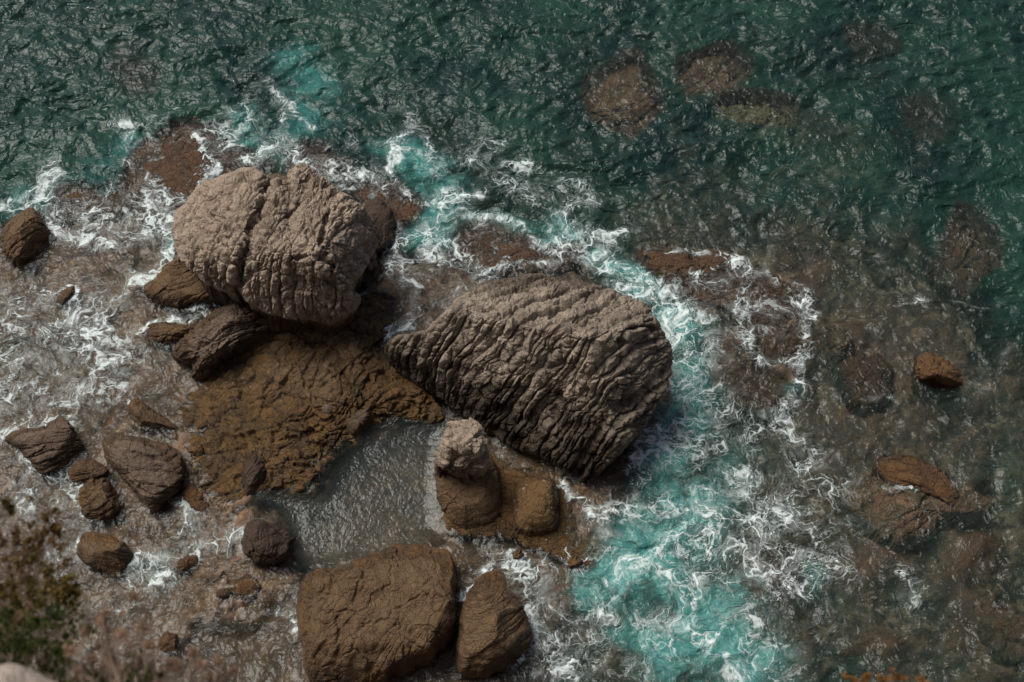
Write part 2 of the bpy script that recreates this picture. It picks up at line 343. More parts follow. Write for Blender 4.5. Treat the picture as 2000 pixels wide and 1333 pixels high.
rock('rock_shelf', 'broad ochre-brown rock shelf lying exposed between the two giant boulders and the tide pool', 'rock shelf',
  [(470,640,.2),(520,600,.3),(600,590,.4),(660,610,.3),(700,578,.1),(750,568,.02),(785,600,-.1),(780,640,-.1),(745,668,.0),(775,720,.3),(840,770,.4),(868,815,.2),(845,835,0),(800,822,-.1),(740,835,-.1),(700,868,-.1),(655,905,-.1),(610,978,-.15),(540,972,-.1),(480,985,-.1),(430,1000,-.12),(375,960,-.1),(350,900,-.1),(335,830,-.1),(370,770,0.0),(400,740,.1)],
  300, M_L, ctrl=[(600,700,.7),(700,700,.8),(790,770,.65),(720,640,.5),(500,760,.5),(600,830,.35),(640,780,.75),(500,900,.22),(400,850,.13),(560,910,.28),(690,800,.5),(430,800,.26),(420,930,.12)],
  R=0.15, st=(28, 35, 2.4, 1.6, 0.15), stk=dict(groove=0.5, lump=0.6, block=1.4, fan=0.4, crk=0.1), undercut=0.0, jit=9, cen=(600,770), bottom=-1.5)
rock('cobble', 'dark oblong rock lying on the shelf left of the tide pool', 'rock',
  [(475,900),(495,875),(515,890),(520,930),(510,975),(480,972),(472,935)], 70, M_D, zlo=0.0, zhi=0.2, H=0.45, R=0.2, st=(60, 30, 3, 2, 0.08), cuts=4)
rock('cobble', 'small brown block lying on the shelf just above the tide pool', 'rock',
  [(675,830),(680,815),(715,795),(725,805),(710,830),(688,848)], 60, M_C, zlo=0.25, zhi=0.55, H=0.2, R=0.12, st=(30, 30, 3, 2, 0.05), bottom=-0.5, cuts=4)
# pillar stump: pedestal and pale cap
rr = bpy.data.objects.new('rock_pillar', None); S.collection.objects.link(rr)
pc = at(915, 1000, 0.0); rr.location = pc
tag(rr, 'short rock pillar with pale cracked cap standing at the right rim of the tide pool', 'rock pillar')
V, Fq = rock_surface([(848,905),(850,870),(870,850),(920,850),(955,880),(972,930),(982,985),(975,1020),(940,1042),(895,1040),(868,1010),(852,960)], 120,
   zlo=-0.25, zhi=1.5, H=0.9, R=0.3, st=(10, 70, 1.8, 1.0, 0.1), stk=dict(groove=0.25, lump=0.6), cuts=4, undercut=0.0)
o = make_mesh('pedestal', V, Fq, M_W, origin=tuple(pc)); o.parent = rr; o.location = (0, 0, 0)
V, Fq = rock_surface([(852,905,2.2),(862,870,2.8),(872,835,3.1),(888,822,3.1),(915,819,3.1),(935,828,3.0),(945,855,2.8),(950,885,2.5),(945,910,2.1),(925,928,1.8),(895,932,1.7),(868,925,1.8)], 150,
   planes=[(3.5,905,860,.0,.004),(3.5,905,872,.004,-.028),(3.2,870,860,.03,-.01),(3.3,940,860,-.03,-.01)], soft=0.1, R=0.15, st=(20, 68, 2.8, 1.7, 0.19), stk=dict(groove=0.6, lump=1.0, block=0.8, crk=0.15, wornk=0.1), undercut=0.1, bottom=1.0)
o = make_mesh('cap', V, Fq, M_A, origin=tuple(pc)); o.parent = rr; o.location = (0, 0, 0); o['label'] = 'pale cracked cap stone'
rock('ledge', 'low crusted ochre ledge that carries the rock pillar and runs out to the right', 'rock ledge',
  [(842,940),(870,900),(950,880),(1010,910),(1080,920),(1110,960),(1120,1010),(1150,1060),(1170,1105),(1140,1120),(1090,1095),(1040,1075),(990,1055),(920,1052),(862,1035)],
  150, M_L, zlo=-0.08, zhi=0.05, H=0.22, R=0.15, st=(150, 40, 3, 1.6, 0.09), stk=dict(lump=0.8), jit=7, bottom=-1.2)
rock('boulder', 'rounded ochre boulder dotted with white barnacles, right of the rock pillar', 'boulder',
  [(1003,960),(1015,938),(1050,930),(1080,938),(1090,965),(1092,1000),(1088,1035),(1060,1048),(1025,1050),(1002,1038),(1000,1000)],
  120, M_S, zlo=0.1, zhi=0.9, H=0.7, R=0.45, st=(5, 75, 2.5, 0.6, 0.05), undercut=0.0)
rock('boulder', 'huge flat-topped ochre-brown boulder at the bottom edge below the tide pool', 'boulder',
  [(582,1215,.3),(586,1160,.5),(604,1118,.6),(672,1106,.7),(740,1075,.8),(800,1062,.9),(850,1068,.9),(880,1080,.7),(884,1140,.6),(890,1190,.4),(885,1230,.2),(850,1265,.1),(810,1285,.0),(770,1300,-.1),(745,1330,-.2),(680,1345,-.3),(610,1340,-.3),(590,1280,-.1)],
  260, M_W, planes=[(1.75,740,1180,.0004,-.0025),(1.5,860,1230,-.018,-.012),(1.35,700,1270,.0,-.016),(1.3,610,1200,.035,-.002),(1.35,740,1100,-.004,.02)], soft=0.07, ctrl=[(640,1150,1.5),(760,1130,1.9),(840,1120,1.7),(830,1200,1.5),(740,1220,1.9),(650,1230,1.5),(700,1290,0.9),(800,1250,0.8)],
  R=0.25, st=(72, 20, 2.6, 0.7, 0.075), stk=dict(groove=0.5, lump=0.3, block=0.4, fan=0.5, crk=0.06), undercut=0.0, jit=8)
rock('boulder', 'wedge-shaped brown boulder at the bottom edge, right of the huge flat-topped one', 'boulder',
  [(905,1170,.5),(925,1140,.8),(955,1116,1.0),(990,1117,1.0),(1003,1150,.8),(1022,1190,.6),(1040,1235,.3),(1033,1255,.1),(1000,1272,-.1),(970,1300,-.2),(930,1320,-.3),(885,1308,-.3),(876,1270,0),(885,1225,.2)],
  190, M_W, planes=[(2.1,955,1210,-.001,-.002),(1.8,930,1240,.022,-.006),(1.8,985,1190,-.022,-.004),(1.5,950,1265,-.003,-.02),(1.9,960,1150,0,.02)], soft=0.07, ctrl=[(960,1160,2.0),(990,1215,1.7),(940,1220,2.1),(925,1270,1.3),(965,1265,1.2),(900,1280,.8)],
  R=0.25, st=(25, 45, 2.8, 0.9, 0.09), stk=dict(groove=0.6), undercut=0.0, jit=3, cuts=3)
rock('boulder', 'dark brown lumpy boulder at the lower left corner of the tide pool', 'boulder',
  [(470,1070),(475,1045),(490,1015),(530,1008),(565,1015),(575,1040),(568,1075),(550,1100),(520,1108),(490,1095)],
  110, M_D, zlo=-0.1, zhi=0.9, H=0.9, R=0.4, st=(160, 50, 2.6, 1.2, 0.15), undercut=0.1, cuts=6)
# the left group
rock('boulder', 'ochre-brown boulder at the left edge of the picture with surf behind it', 'boulder',
  [(3,490),(5,450),(30,415),(60,404),(90,420),(103,455),(98,485),(70,510),(45,525),(20,515)], 120, M_W, zlo=-0.1, zhi=0.4, H=1.1, R=0.3, st=(55, 20, 3.2, 0.8, 0.11), undercut=0, cuts=6)
rock('boulder', 'dark layered boulder at the left, pointed at its left end', 'boulder',
  [(10,855),(35,838),(80,835),(110,818),(160,814),(183,835),(182,880),(165,905),(120,922),(75,925),(50,895),(25,865)], 140, M_C, zlo=-0.15, zhi=0.5, H=0.9, R=0.3, st=(15, 45, 3.4, 0.9, 0.13), stk=dict(groove=0.9), undercut=0, cuts=6)
rock('boulder', 'dark striped boulder with glossy curved ridges, right of the pointed one', 'boulder',
  [(202,890),(205,855),(245,850),(310,862),(345,880),(360,920),(355,950),(335,975),(310,998),(285,995),(262,965),(235,930)], 170, M_C, zlo=0.05, zhi=0.8, H=1.0, R=0.4, st=(-28, 40, 3.6, 0.8, 0.16), stk=dict(groove=1.1, lump=0.3, fan=0.35), undercut=0.05, cuts=4)
rock('rock', 'small brown rock wedged between the pointed and the striped boulder', 'rock',
  [(130,930),(145,905),(185,890),(212,905),(210,930),(180,945),(150,945)], 80, M_W, zlo=-0.1, zhi=0.3, H=0.4, R=0.2, st=(20, 40, 4, 1.2, 0.09), cuts=4)
rock('rock', 'ochre rock with rough layered top below the striped boulder', 'rock',
  [(143,985),(155,955),(190,935),(228,940),(240,970),(232,1000),(200,1018),(172,1025),(155,1005)], 100, M_W, zlo=-0.2, zhi=0.5, H=0.6, R=0.25, st=(25, 35, 3.4, 1.1, 0.12), cuts=6)
rock('rock', 'narrow ochre slab tilted in shallow water above the striped boulder', 'rock',
  [(233,775),(250,768),(290,795),(330,818),(350,843),(310,848),(275,838),(245,805)], 90, M_W, zlo=-0.15, zhi=0.3, H=0.35, R=0.2, st=(-40, 50, 3.6, 1, 0.09), cuts=5)
rock('rock', 'ochre rock in the surf at lower left, beyond the shrubs', 'rock',
  [(150,1075),(160,1045),(190,1038),(235,1055),(262,1090),(268,1130),(240,1138),(200,1118),(165,1100)], 110, M_W, zlo=-0.15, zhi=0.5, H=0.7, R=0.25, st=(-30, 45, 3, 1, 0.10), cuts=6)
rock('rock', 'small orange-brown rock in foam right of the lower left ochre rock', 'rock',
  [(340,1105),(355,1088),(385,1084),(395,1095),(375,1110),(350,1120)], 60, M_O, zlo=-0.15, zhi=0.1, H=0.3, R=0.1, st=(20, 40, 3, 1.5, 0.05), cuts=5)
rock('rock', 'small orange-brown rock near the bottom edge behind the dry twigs', 'rock',
  [(305,1250),(320,1235),(345,1240),(352,1262),(335,1278),(312,1270)], 60, M_O, zlo=-0.15, zhi=0.1, H=0.35, R=0.1, st=(20, 40, 3, 1.5, 0.05), cuts=5)
rock('rock', 'tiny ochre rock awash among foam at the far left', 'rock',
  [(105,590),(125,565),(145,560),(140,580),(120,600)], 50, M_W, zlo=-0.1, zhi=0.05, H=0.25, R=0.1, st=(50, 40, 3, 1.5, 0.05))
rock('rock', 'low ochre rock left of the dark boulder at the pool corner', 'rock',
  [(450,1150),(470,1125),(500,1130),(510,1160),(485,1175),(460,1172)], 60, M_O, zlo=-0.15, zhi=-0.02, H=0.18, R=0.1, st=(20, 40, 3, 1.5, 0.06))
rock('rock', 'low ochre rim rock right of the striped boulder', 'rock',
  [(355,960),(375,945),(410,990),(400,1010),(375,1000)], 60, M_O, zlo=-0.12, zhi=0.05, H=0.22, R=0.1, st=(20, 40, 3, 1.5, 0.06))
cob = [((560,935),16,'cobble-sized ochre stone at the shelf end nearest the pool, beside its north-west shore'),((585,955),13,'smallest ochre stone of the crumbled shelf tip by the pool'),((540,950),15,'ochre stone left in the crumbled shelf tip by the pool'),
  ((605,930),14,'ochre stone right in the crumbled shelf tip, touching the pool'),((640,800),17,'brown loose stone high on the rock shelf right of its middle'),((435,1160),15,'low stone in the shallows left of the orange-brown stone by the pool corner'),
  ((1010,1085),13,'knob on the crusted ledge just below the barnacled boulder'),((1120,1100),14,'knob at the far right tip of the crusted ledge'),((385,880),15,'low stone just right of the striped boulder')]
for k, ((cx, cy), cr_, lab) in enumerate(cob):
    rk = np.random.default_rng(k+3); ang = np.linspace(0, 2*np.pi, 8, endpoint=False)
    ol = [(cx+math.cos(a)*cr_*rk.uniform(.8, 1.3), cy+math.sin(a)*cr_*rk.uniform(.6, 1.0)) for a in ang]
    zb = 0.5 if cy < 820 else 0.05
    rock('loose_stone', lab, 'stone', ol, 44, M_W if k != 4 else M_C, 'loose stones on the wet rock', zlo=zb-0.15, zhi=zb, H=0.28, R=0.1, st=(30, 40, 3.5, 2, 0.05), cuts=5, bottom=-0.7)
# right hand rocks
rock('rock', 'orange pointed rock standing alone out of the water at right', 'rock',
  [(1788,735),(1790,705),(1810,688),(1835,695),(1870,720),(1878,750),(1850,752),(1820,742),(1800,745)], 90, M_O, zlo=-0.05, zhi=0.3, H=0.7, R=0.2, st=(40, 50, 3, 1.5, 0.12), cuts=5)
rock('rock', 'orange-brown ridge breaking the water at lower right, foam behind it', 'rock',
  [(1708,915),(1720,893),(1765,890),(1810,905),(1850,930),(1872,965),(1865,990),(1835,975),(1790,955),(1740,945)], 110, M_O, zlo=-0.05, zhi=-0.05, H=0.22, R=0.1, st=(-25, 40, 2.6, 1, 0.10))
G = 'reef rocks awash along the shore'
def reef(label, ol, n=110, mat=M_R, H=0.11, zlo=-0.24, zhi=-0.15, st=(40, 50, 2.4, 1.9, 0.12), **k):
    return rock('reef_rock', label, 'reef', ol, n, mat, G, zlo=zlo, zhi=zhi, H=H, R=0.15, st=st, jit=12, undercut=-0.12, bottom=-3, **k)
reef('rust-brown reef laced with foam behind the pale tan boulder, farthest up the left shore', [(245,400),(246,340),(262,295),(320,262),(375,240),(420,262),(455,290),(500,300),(480,350),(400,420),(320,450)], 150, H=0.28)
reef('narrow rust reef strip at the foot of the dark bay on the left', [(95,395),(120,368),(160,365),(200,385),(245,372),(270,400),(230,430),(140,425)], 100, H=0.2)
reef('brown reef patch in the surf directly behind the twin tops of the pale tan boulder', [(550,300),(600,285),(640,290),(665,330),(650,370),(590,360),(560,340)], 90)
reef('brown reef tongue reaching right from behind the pale tan boulder', [(690,370),(720,352),(770,365),(830,410),(800,450),(760,470),(720,440)], 110, H=0.28)
reef('ridge of rusty reef under the line of breaking foam between the giants and open sea', [(880,500),(920,450),(980,455),(1060,478),(1130,490),(1110,530),(1000,540),(930,540)], 130, H=0.24)
reef('rusty reef right of the surf channel mouth', [(1245,520),(1255,490),(1300,490),(1370,495),(1430,490),(1450,515),(1380,560),(1310,560)], 110, H=0.3)
reef('wide brown reef awash ringed by foam, right of the ridged boulder', [(1320,560),(1400,520),(1480,520),(1555,570),(1575,640),(1560,700),(1500,715),(1460,670),(1430,610),(1370,590)], 150, H=0.14, cen=(1490,610))
reef('brown sunken reef below the ring of foam right of the ridged boulder', [(1390,740),(1430,715),(1500,725),(1540,750),(1530,800),(1480,810),(1420,790)], 90, H=0.1, zhi=-0.35, zlo=-0.5)
reef('dull brown sunken shoulder of rock under the orange-brown ridge at lower right', [(1630,970),(1700,930),(1800,940),(1930,970),(1920,1000),(1850,1010),(1800,1050),(1740,1055),(1690,1020)], 130, mat=M_U, H=0.22, zhi=-0.3, zlo=-0.35)
reef('small brown reef beside the lone orange rock', [(1640,720),(1680,690),(1730,700),(1740,770),(1700,800),(1660,780)], 80, mat=M_R, H=0.25, zhi=-0.6, zlo=-0.6)
G2 = 'boulders sunk in the sea'
def sunk(label, ol, zt, n=90, mat=M_U, H=0.6):
    return rock('sunken_boulder', label, 'sunken boulder', ol, n, mat, G2, zlo=zt-0.6, zhi=zt-0.1, H=H, R=0.3, st=(40, 40, 1.4, 1.0, 0.3), jit=7, pw=4, cuts=3, undercut=-0.1, bottom=-8)
sunk('big brown sunken boulder with pointed top, left of the green gap', [(1140,190),(1170,160),(1235,122),(1265,160),(1285,210),(1300,290),(1260,320),(1180,290),(1145,240)], -0.55, 110)
sunk('dark reddish sunken boulder right of the green gap', [(1315,165),(1350,125),(1400,110),(1450,125),(1465,170),(1420,200),(1340,215)], -0.6, 90, M_U)
sunk('olive-green sunken boulder below the dark reddish one', [(1385,225),(1430,205),(1500,200),(1550,245),(1545,285),(1490,290),(1420,265)], -0.7, 90, M_V)
sunk('grey sunken boulder near the upper right', [(1600,120),(1660,100),(1720,110),(1740,160),(1700,190),(1620,180)], -1.9, 80)
sunk('faint sunken boulder in mid water on the right', [(1740,260),(1790,240),(1830,290),(1820,340),(1770,330)], -1.7, 70)
sunk('brown sunken boulder beside the deep green corner at right', [(1810,440),(1870,425),(1925,480),(1935,560),(1880,590),(1820,540)], -0.9, 90)
sunk('ochre sunken boulder with pale top right of the ring of foam', [(1590,680),(1610,640),(1650,640),(1665,690),(1660,740),(1610,740)], -0.8, 80, M_U, 0.8)
sunk('faint brown sunken boulder at the far upper left', [(230,180),(270,150),(340,170),(350,230),(290,260),(240,240)], -2.0, 80)
sunk('rusty sunken boulder at the lower right corner', [(1900,1220),(1960,1190),(2030,1200),(2030,1300),(1960,1310)], -0.9, 80, M_U)
sunk('grey-brown sunken boulder above the lower right corner', [(1860,1090),(1930,1080),(1960,1130),(1940,1190),(1880,1170)], -1.1, 80, M_U)

# ------------------------------------------------------------------ sea bed
def axis(lo, hi, step, far):
    core = np.arange(lo, hi+step/2, step); g = [step]
    ext = []; x = 0; s = step
    while x < far: s *= 1.35; x += s; ext.append(x)
    ext = np.array(ext); return np.concatenate([lo-ext[::-1], core, hi+ext])
def grid(xs, ys):
    X, Y = np.meshgrid(xs, ys); nx, ny = len(xs), len(ys); idx = np.arange(nx*ny).reshape(ny, nx)
    F = np.stack([idx[:-1, :-1], idx[:-1, 1:], idx[1:, 1:], idx[1:, :-1]], -1).reshape(-1, 4)
    return X.ravel(), Y.ravel(), F
def polysd(pts, X, Y):
    P = at(*np.array(pts, float).T)[:, :2]; n = len(P); d = np.full(len(X), 1e9); ins = np.zeros(len(X), bool)
    for i in range(n):
        a, b = P[i], P[(i+1) % n]; e = b-a; t = np.clip(((X-a[0])*e[0]+(Y-a[1])*e[1])/(e@e), 0, 1)
        d = np.minimum(d, (X-a[0]-t*e[0])**2+(Y-a[1]-t*e[1])**2)
        c = ((a[1] > Y) != (b[1] > Y)) & (X < (b[0]-a[0])*(Y-a[1])/(b[1]-a[1]+1e-12)+a[0]); ins ^= c
    d = np.sqrt(d); return np.where(ins, -d, d)
def bed_height(X, Y):
    P = np.stack([X, Y, np.zeros_like(X)], 1)
    wx = fbm(P*0.5, 1, 3); wy = fbm(P*0.5+50, 2, 3)
    Xw, Yw = X+wx*0.9, Y+wy*0.9
    z = np.full(len(X), -5.5) + fbm(P*0.16, 3, 3)*1.6
    def lay(poly, h, w, z):
        m = sstep(w, -w, polysd(poly, Xw, Yw)); return z*(1-m)+h*m
    z = lay([(1120,330),(1400,330),(1800,420),(1930,560),(1970,640),(2200,700),(2300,1500),(900,1500),(1200,700)], -1.5+fbm(P*0.4, 5, 3)*1.3, 2.0, z)
    z = lay([(1100,60),(1500,60),(1900,200),(1850,420),(1200,400),(1080,300)], -3.0+fbm(P*0.33+4, 15, 3)*1.7, 1.5, z)
    z = lay([(780,200),(1100,330),(1250,480),(900,500),(760,400)], -2.6+fbm(P*0.3, 8, 2)*0.8, 1.5, z)
    z = lay([(1500,520),(1900,560),(1950,700),(1800,760),(1820,1000),(1600,1000),(1500,800)], -1.3+fbm(P*0.5, 6, 3)*0.6, 1.2, z)
    z = lay([(-400,560),(-60,500),(100,405),(250,375),(400,300),(640,310),(700,360),(820,420),(800,480),(930,455),(1120,480),(1160,520),(1150,620),(1260,600),(1290,760),(1230,920),(1210,1000),(1270,1040),(1180,1080),(1120,1200),(1000,1400),(-400,1600)], -0.38+fbm(P*0.5, 7, 4)*0.28, 0.7, z)
    z = lay([(1240,470),(1420,490),(1560,510),(1600,640),(1580,740),(1500,730),(1430,640),(1330,580),(1260,530)], -0.35+fbm(P*0.7, 7, 3)*0.2, 0.5, z)
    z = lay([(330,830),(470,840),(480,980),(560,1010),(470,1110),(560,1120),(580,1190),(430,1200),(380,1080),(340,980)], -0.08+fbm(P*0.8, 17, 3)*0.12, 0.4, z)
    z = lay([(1060,930),(1180,950),(1200,1090),(1130,1110),(1060,1060)], -0.12, 0.5, z)
    z = lay([(510,985),(620,980),(670,900),(720,850),(790,828),(850,845),(850,960),(860,1040),(780,1070),(700,1095),(610,1115),(570,1080),(560,1020)], -1.15, 0.35, z)
    z = lay([(400,1200),(560,1180),(560,1400),(400,1400)], -0.9, 0.7, z)
    z = lay([(880,1060),(1000,1085),(1100,1130),(1000,1180),(900,1130)], -0.8, 0.5, z)
    z = lay([(100,640),(260,700),(200,780),(0,800),(-100,700)], -0.75, 0.8, z)
    return z
xs = axis(-25, 25, 0.09, 900); ys = axis(-16, 23, 0.09, 900)
X, Y, F = grid(xs, ys)
Z = bed_height(X, Y)
core = (np.abs(X) < 27) & (Y > -17) & (Y < 25)
P = np.stack([X, Y, Z*0.6], 1)[core]
dd = strata(P, 35, 25, 1.8, 1.2, 0.13, 900, groove=0.6, lump=0.7, block=0.8, fan=0.6)
Z[core] += dd*np.clip(1.2, 0, 2)
BEDV = np.stack([X, Y, Z], 1)
Mb = NT('sea_bed_rock'); pos = Mb.n('ShaderNodeNewGeometry').outputs['Position']
n1 = Mb.noise(pos, 0.35, 5, 0.6); n2 = Mb.noise(pos, 1.7, 6, 0.65, 0.6); n3 = Mb.noise(pos, 9, 5, 0.7)
zc = Mb.n('ShaderNodeSeparateXYZ'); Mb.put(zc.inputs[0], pos)
col = Mb.mix(Mb.ramp(n1, 0.4, 0.6), C(0.19, 0.106, 0.06), C(0.14, 0.092, 0.065))
col = Mb.mix(Mb.ramp(n2, 0.42, 0.64, 0, 0.9), col, C(0.25, 0.135, 0.06))
deep = Mb.mix(Mb.ramp(n2, 0.42, 0.6), C(0.035, 0.045, 0.03), C(0.42, 0.36, 0.24))
col = Mb.mix(Mb.ramp(zc.outputs[2], -2.0, -0.9, 1, 0), col, deep)
col = Mb.mix(Mb.ramp(n3, 0.35, 0.65, 0.6, 0), col, C(0.035, 0.025, 0.02))
pb = Mb.n('ShaderNodeBsdfPrincipled'); Mb.put(pb.inputs['Base Color'], col); pb.inputs['Roughness'].default_value = 0.5
Mb.put(pb.inputs['Normal'], Mb.bump(Mb.math('ADD', n2, Mb.math('MULTIPLY', n3, 0.5)), 0.9, 0.15))
Mb.t.links.new(pb.outputs[0], Mb.out.inputs[0])
tag(make_mesh('seabed', BEDV, F, Mb.m), kind='structure')
splat(BEDV[core])

# ------------------------------------------------------------------ water
HT = BEDTOP.copy()
for _ in range(2):
    p = np.pad(HT, 1, mode='edge'); HT = (p[:-2, 1:-1]+p[2:, 1:-1]+p[1:-1, :-2]+p[1:-1, 2:]+2*p[1:-1, 1:-1])/6
xs = axis(-25, 25, 0.075, 900); ys = axis(-16, 23, 0.075, 900)
X, Y, F = grid(xs, ys)
gx = np.clip((X-HX0)/HC-0.5, 0, HNX-1.001); gy = np.clip((Y-HY0)/HC-0.5, 0, HNY-1.001)
ix, iy = gx.astype(int), gy.astype(int); fx, fy = gx-ix, gy-iy
hb = (HT[iy, ix]*(1-fx)+HT[iy, ix+1]*fx)*(1-fy)+(HT[iy+1, ix]*(1-fx)+HT[iy+1, ix+1]*fx)*fy
hb = np.where(hb < -20, -5.5, hb)
depth = np.clip(-hb, 0.0, 12)
P = np.stack([X, Y, np.zeros_like(X)], 1)
pool = sstep(0.7, -0.7, polysd([(480,960),(620,960),(670,880),(720,840),(790,820),(870,830),(860,1045),(780,1075),(700,1100),(600,1120),(560,1080),(540,1010)], X, Y))
wxy = np.stack([X+fbm(P*0.45, 71, 3)*0.8, Y+fbm(P*0.45+20, 72, 3)*0.8], 1)
def strokes(L, k=1.0):
    D = np.zeros(len(X))
    inb = (np.abs(X) < 27) & (Y > -17) & (Y < 25); xs_, ys_ = wxy[inb, 0], wxy[inb, 1]
    acc = np.zeros(inb.sum())
    for pts, w, s in L:
        Q = at(*np.array(pts, float).T)[:, :2]; ww = w*0.021
        d = np.full(len(xs_), 1e9)
        if len(Q) == 1: d = (xs_-Q[0, 0])**2+(ys_-Q[0, 1])**2
        for a, b in zip(Q[:-1], Q[1:]):
            e = b-a; t = np.clip(((xs_-a[0])*e[0]+(ys_-a[1])*e[1])/(e@e), 0, 1)
            d = np.minimum(d, (xs_-a[0]-t*e[0])**2+(ys_-a[1]-t*e[1])**2)
        acc = 1-(1-acc)*(1-s*np.exp(-d/(ww*ww)))
    D[inb] = acc; return D
FOAM = [
 ([(0,430),(40,395),(70,392)],22,.7), ([(100,425),(115,450),(150,465),(200,475),(270,465),(335,455)],26,.95), ([(90,395),(160,405),(240,430),(330,425)],40,.6),
 ([(330,470),(325,500),(290,530),(240,575),(190,610),(110,650)],20,.85), ([(340,500),(300,545)],18,.9), ([(0,580),(50,615),(100,570),(140,600)],28,.6),
 ([(0,690),(80,700),(160,670),(240,720)],60,.62), ([(0,760),(80,780),(170,770)],50,.6), ([(230,240),(245,290),(215,350),(190,370)],22,.65),
 ([(60,270),(120,270),(100,330),(60,390)],30,.5), ([(0,395),(60,375),(110,340)],22,.6), ([(215,245),(270,250),(300,270)],9,.8), ([(300,235),(380,205)],20,.5),
 ([(400,265),(470,220),(480,245),(450,290)],18,.75), ([(500,300),(470,320),(425,355)],12,.95), ([(490,130),(545,160),(565,200),(600,240),(620,260)],12,.75),
 ([(530,280),(560,290),(600,320),(590,345)],26,.8), ([(400,250),(500,290),(540,220)],30,.45), ([(270,340),(330,340),(400,310),(460,300)],45,.42),([(280,420),(340,400),(380,370)],40,.5),
 ([(640,350),(680,335),(740,365)],22,.6), ([(685,255),(705,290)],14,.6), ([(640,300),(660,340),(700,360)],25,.45),
 ([(755,275),(805,230),(815,270),(850,290),(860,320)],14,.8),([(760,280),(775,340),(800,380),(850,385),(900,380),(945,385)],16,.95),([(790,300),(830,300),(860,330),(910,320)],22,.7),
 ([(880,390),(880,420),(850,450),(840,490)],32,.95),([(900,380),(940,440),(1000,440)],18,.85),([(800,470),(850,485)],25,.8),([(755,480),(760,540),(810,560),(815,610),(750,660)],22,.7),
 ([(920,430),(960,435),(1000,440),(1060,465),(1120,475),(1155,462)],15,1.0),([(1110,425),(1105,470)],22,.85),([(960,300),(1000,320),(1060,330),(1120,350),(1150,400)],14,.7),
 ([(940,300),(1000,350),(1060,390),(1100,360),(1140,440)],35,.5),([(1160,468),(1200,460),(1240,440)],11,.85),([(1135,490),(1180,540),(1240,565),(1290,600),(1325,660),(1345,720),(1335,790),(1310,850),(1290,890)],30,.92),
 ([(1180,500),(1230,540),(1300,570),(1360,620),(1390,700)],30,.55),([(890,500),(960,560),(890,575),(830,620)],26,.5),([(950,540),(1000,520),(1090,500),(1150,540)],16,.75),([(760,500),(800,540),(880,480),(940,470)],28,.5),
 ([(1180,480),(1200,530)],22,.8),([(1300,488),(1340,492),(1420,497)],6,1.0),([(1430,510),(1440,540),(1500,525),(1540,540),(1560,570),(1575,640),(1572,710)],11,.85),
 ([(1450,600),(1455,670),(1490,710),(1530,720),(1565,705)],16,.92),([(1560,710),(1560,760),(1545,800),(1510,830)],11,.8),([(1400,540),(1480,590),(1540,630)],45,.42),([(1360,660),(1440,640)],40,.4),
 ([(1290,880),(1360,880),(1440,930),(1500,960),(1600,900),(1640,930)],48,.6),([(1240,930),(1260,1000),(1300,1060),(1290,1120)],40,.62),([(1290,1010),(1380,1005),(1450,990),(1540,1000)],30,.8),
 ([(1400,940),(1440,950),(1450,1000),(1500,1030)],16,.9),([(1510,1050),(1530,1080),(1560,1095)],14,1.0),([(1340,1030),(1370,1100),(1350,1170),(1330,1200)],45,.6),
 ([(1150,1205),(1230,1215),(1290,1225),(1390,1240)],20,.85),([(1390,1100),(1440,1080),(1500,1110),(1560,1130)],40,.5),([(1440,1180),(1470,1230),(1460,1290)],34,.5),
 ([(1000,1095),(1050,1130),(1060,1190),(1050,1250),(1090,1290),(1060,1320)],28,.65),([(1110,960),(1135,975),(1140,1000),(1135,1050)],16,.95),([(1175,1010),(1190,1060),(1240,1090)],14,.7),
 ([(1200,1005),(1250,1020),(1265,1035)],9,.9),([(1100,1080),(1150,1120),(1180,1180)],26,.4),([(905,1160),(925,1125),(950,1110)],9,.95),([(950,1075),(1010,1105),(1070,1100)],16,.6),
 ([(1690,965),(1720,950),(1775,960)],13,.9),([(1780,1110),(1800,1150),(1790,1190)],22,.6),([(1600,1100),(1560,1120),(1620,1080),(1660,1110)],22,.55),([(1720,1140),(1770,1180),(1740,1190)],14,.4),
 ([(265,1130),(300,1085),(350,1080),(330,1130),(280,1150)],26,.85),([(340,985),(370,1010),(380,1040)],16,.7),([(360,1070),(420,1055),(470,1035)],20,.75),([(250,1180),(290,1150)],14,.7),
 ([(60,930),(130,960),(200,985),(140,1040)],45,.42),([(20,900),(60,1000)],30,.4),([(100,1040),(130,1100),(140,1130)],13,.6),([(545,1180),(560,1210),(575,1250)],10,.7),([(10,840),(40,830),(110,812)],10,.9),
 ([(220,1260),(260,1230),(300,1290)],30,.4),([(1640,430),(1700,450)],10,0.0),([(1440,450),(1450,470)],9,.6),([(1750,585),(1840,600),(1920,595)],5,.7),([(1960,680),(1940,740),(1900,760)],14,.55),([(1700,790),(1740,800)],12,.6),
 ([(880,180),(920,230),(960,260)],34,.34),([(700,150),(760,200),(820,200)],38,.36),([(1020,180),(960,80)],26,.22),([(640,40),(800,60)],50,.18),([(530,100),(500,160)],18,.45),([(950,580),(900,560)],14,.5),
 ([(735,665),(760,650),(790,640)],8,.7),([(650,350),(700,320),(760,330)],40,.35),([(1500,1180),(1560,1250),(1650,1180)],40,.28),([(1380,1280),(1450,1320),(1550,1300)],40,.3),([(1150,1290),(1250,1300)],40,.32),
 ([(1000,1290),(1080,1240),(1130,1320)],30,.4),([(1450,860),(1500,820),(1540,880)],30,.45),([(1380,780),(1420,830),(1390,900)],34,.5),([(1640,780),(1690,760)],16,.35),([(1480,1100),(1600,960)],45,.4),
 ([(1240,560),(1290,640),(1320,700)],14,.95),([(1400,440),(1420,490),(1460,480)],12,.3),([(370,600),(400,580),(440,585)],16,.95),([(385,620),(345,630),(290,640)],12,.7),([(700,590),(708,580)],9,.8)]
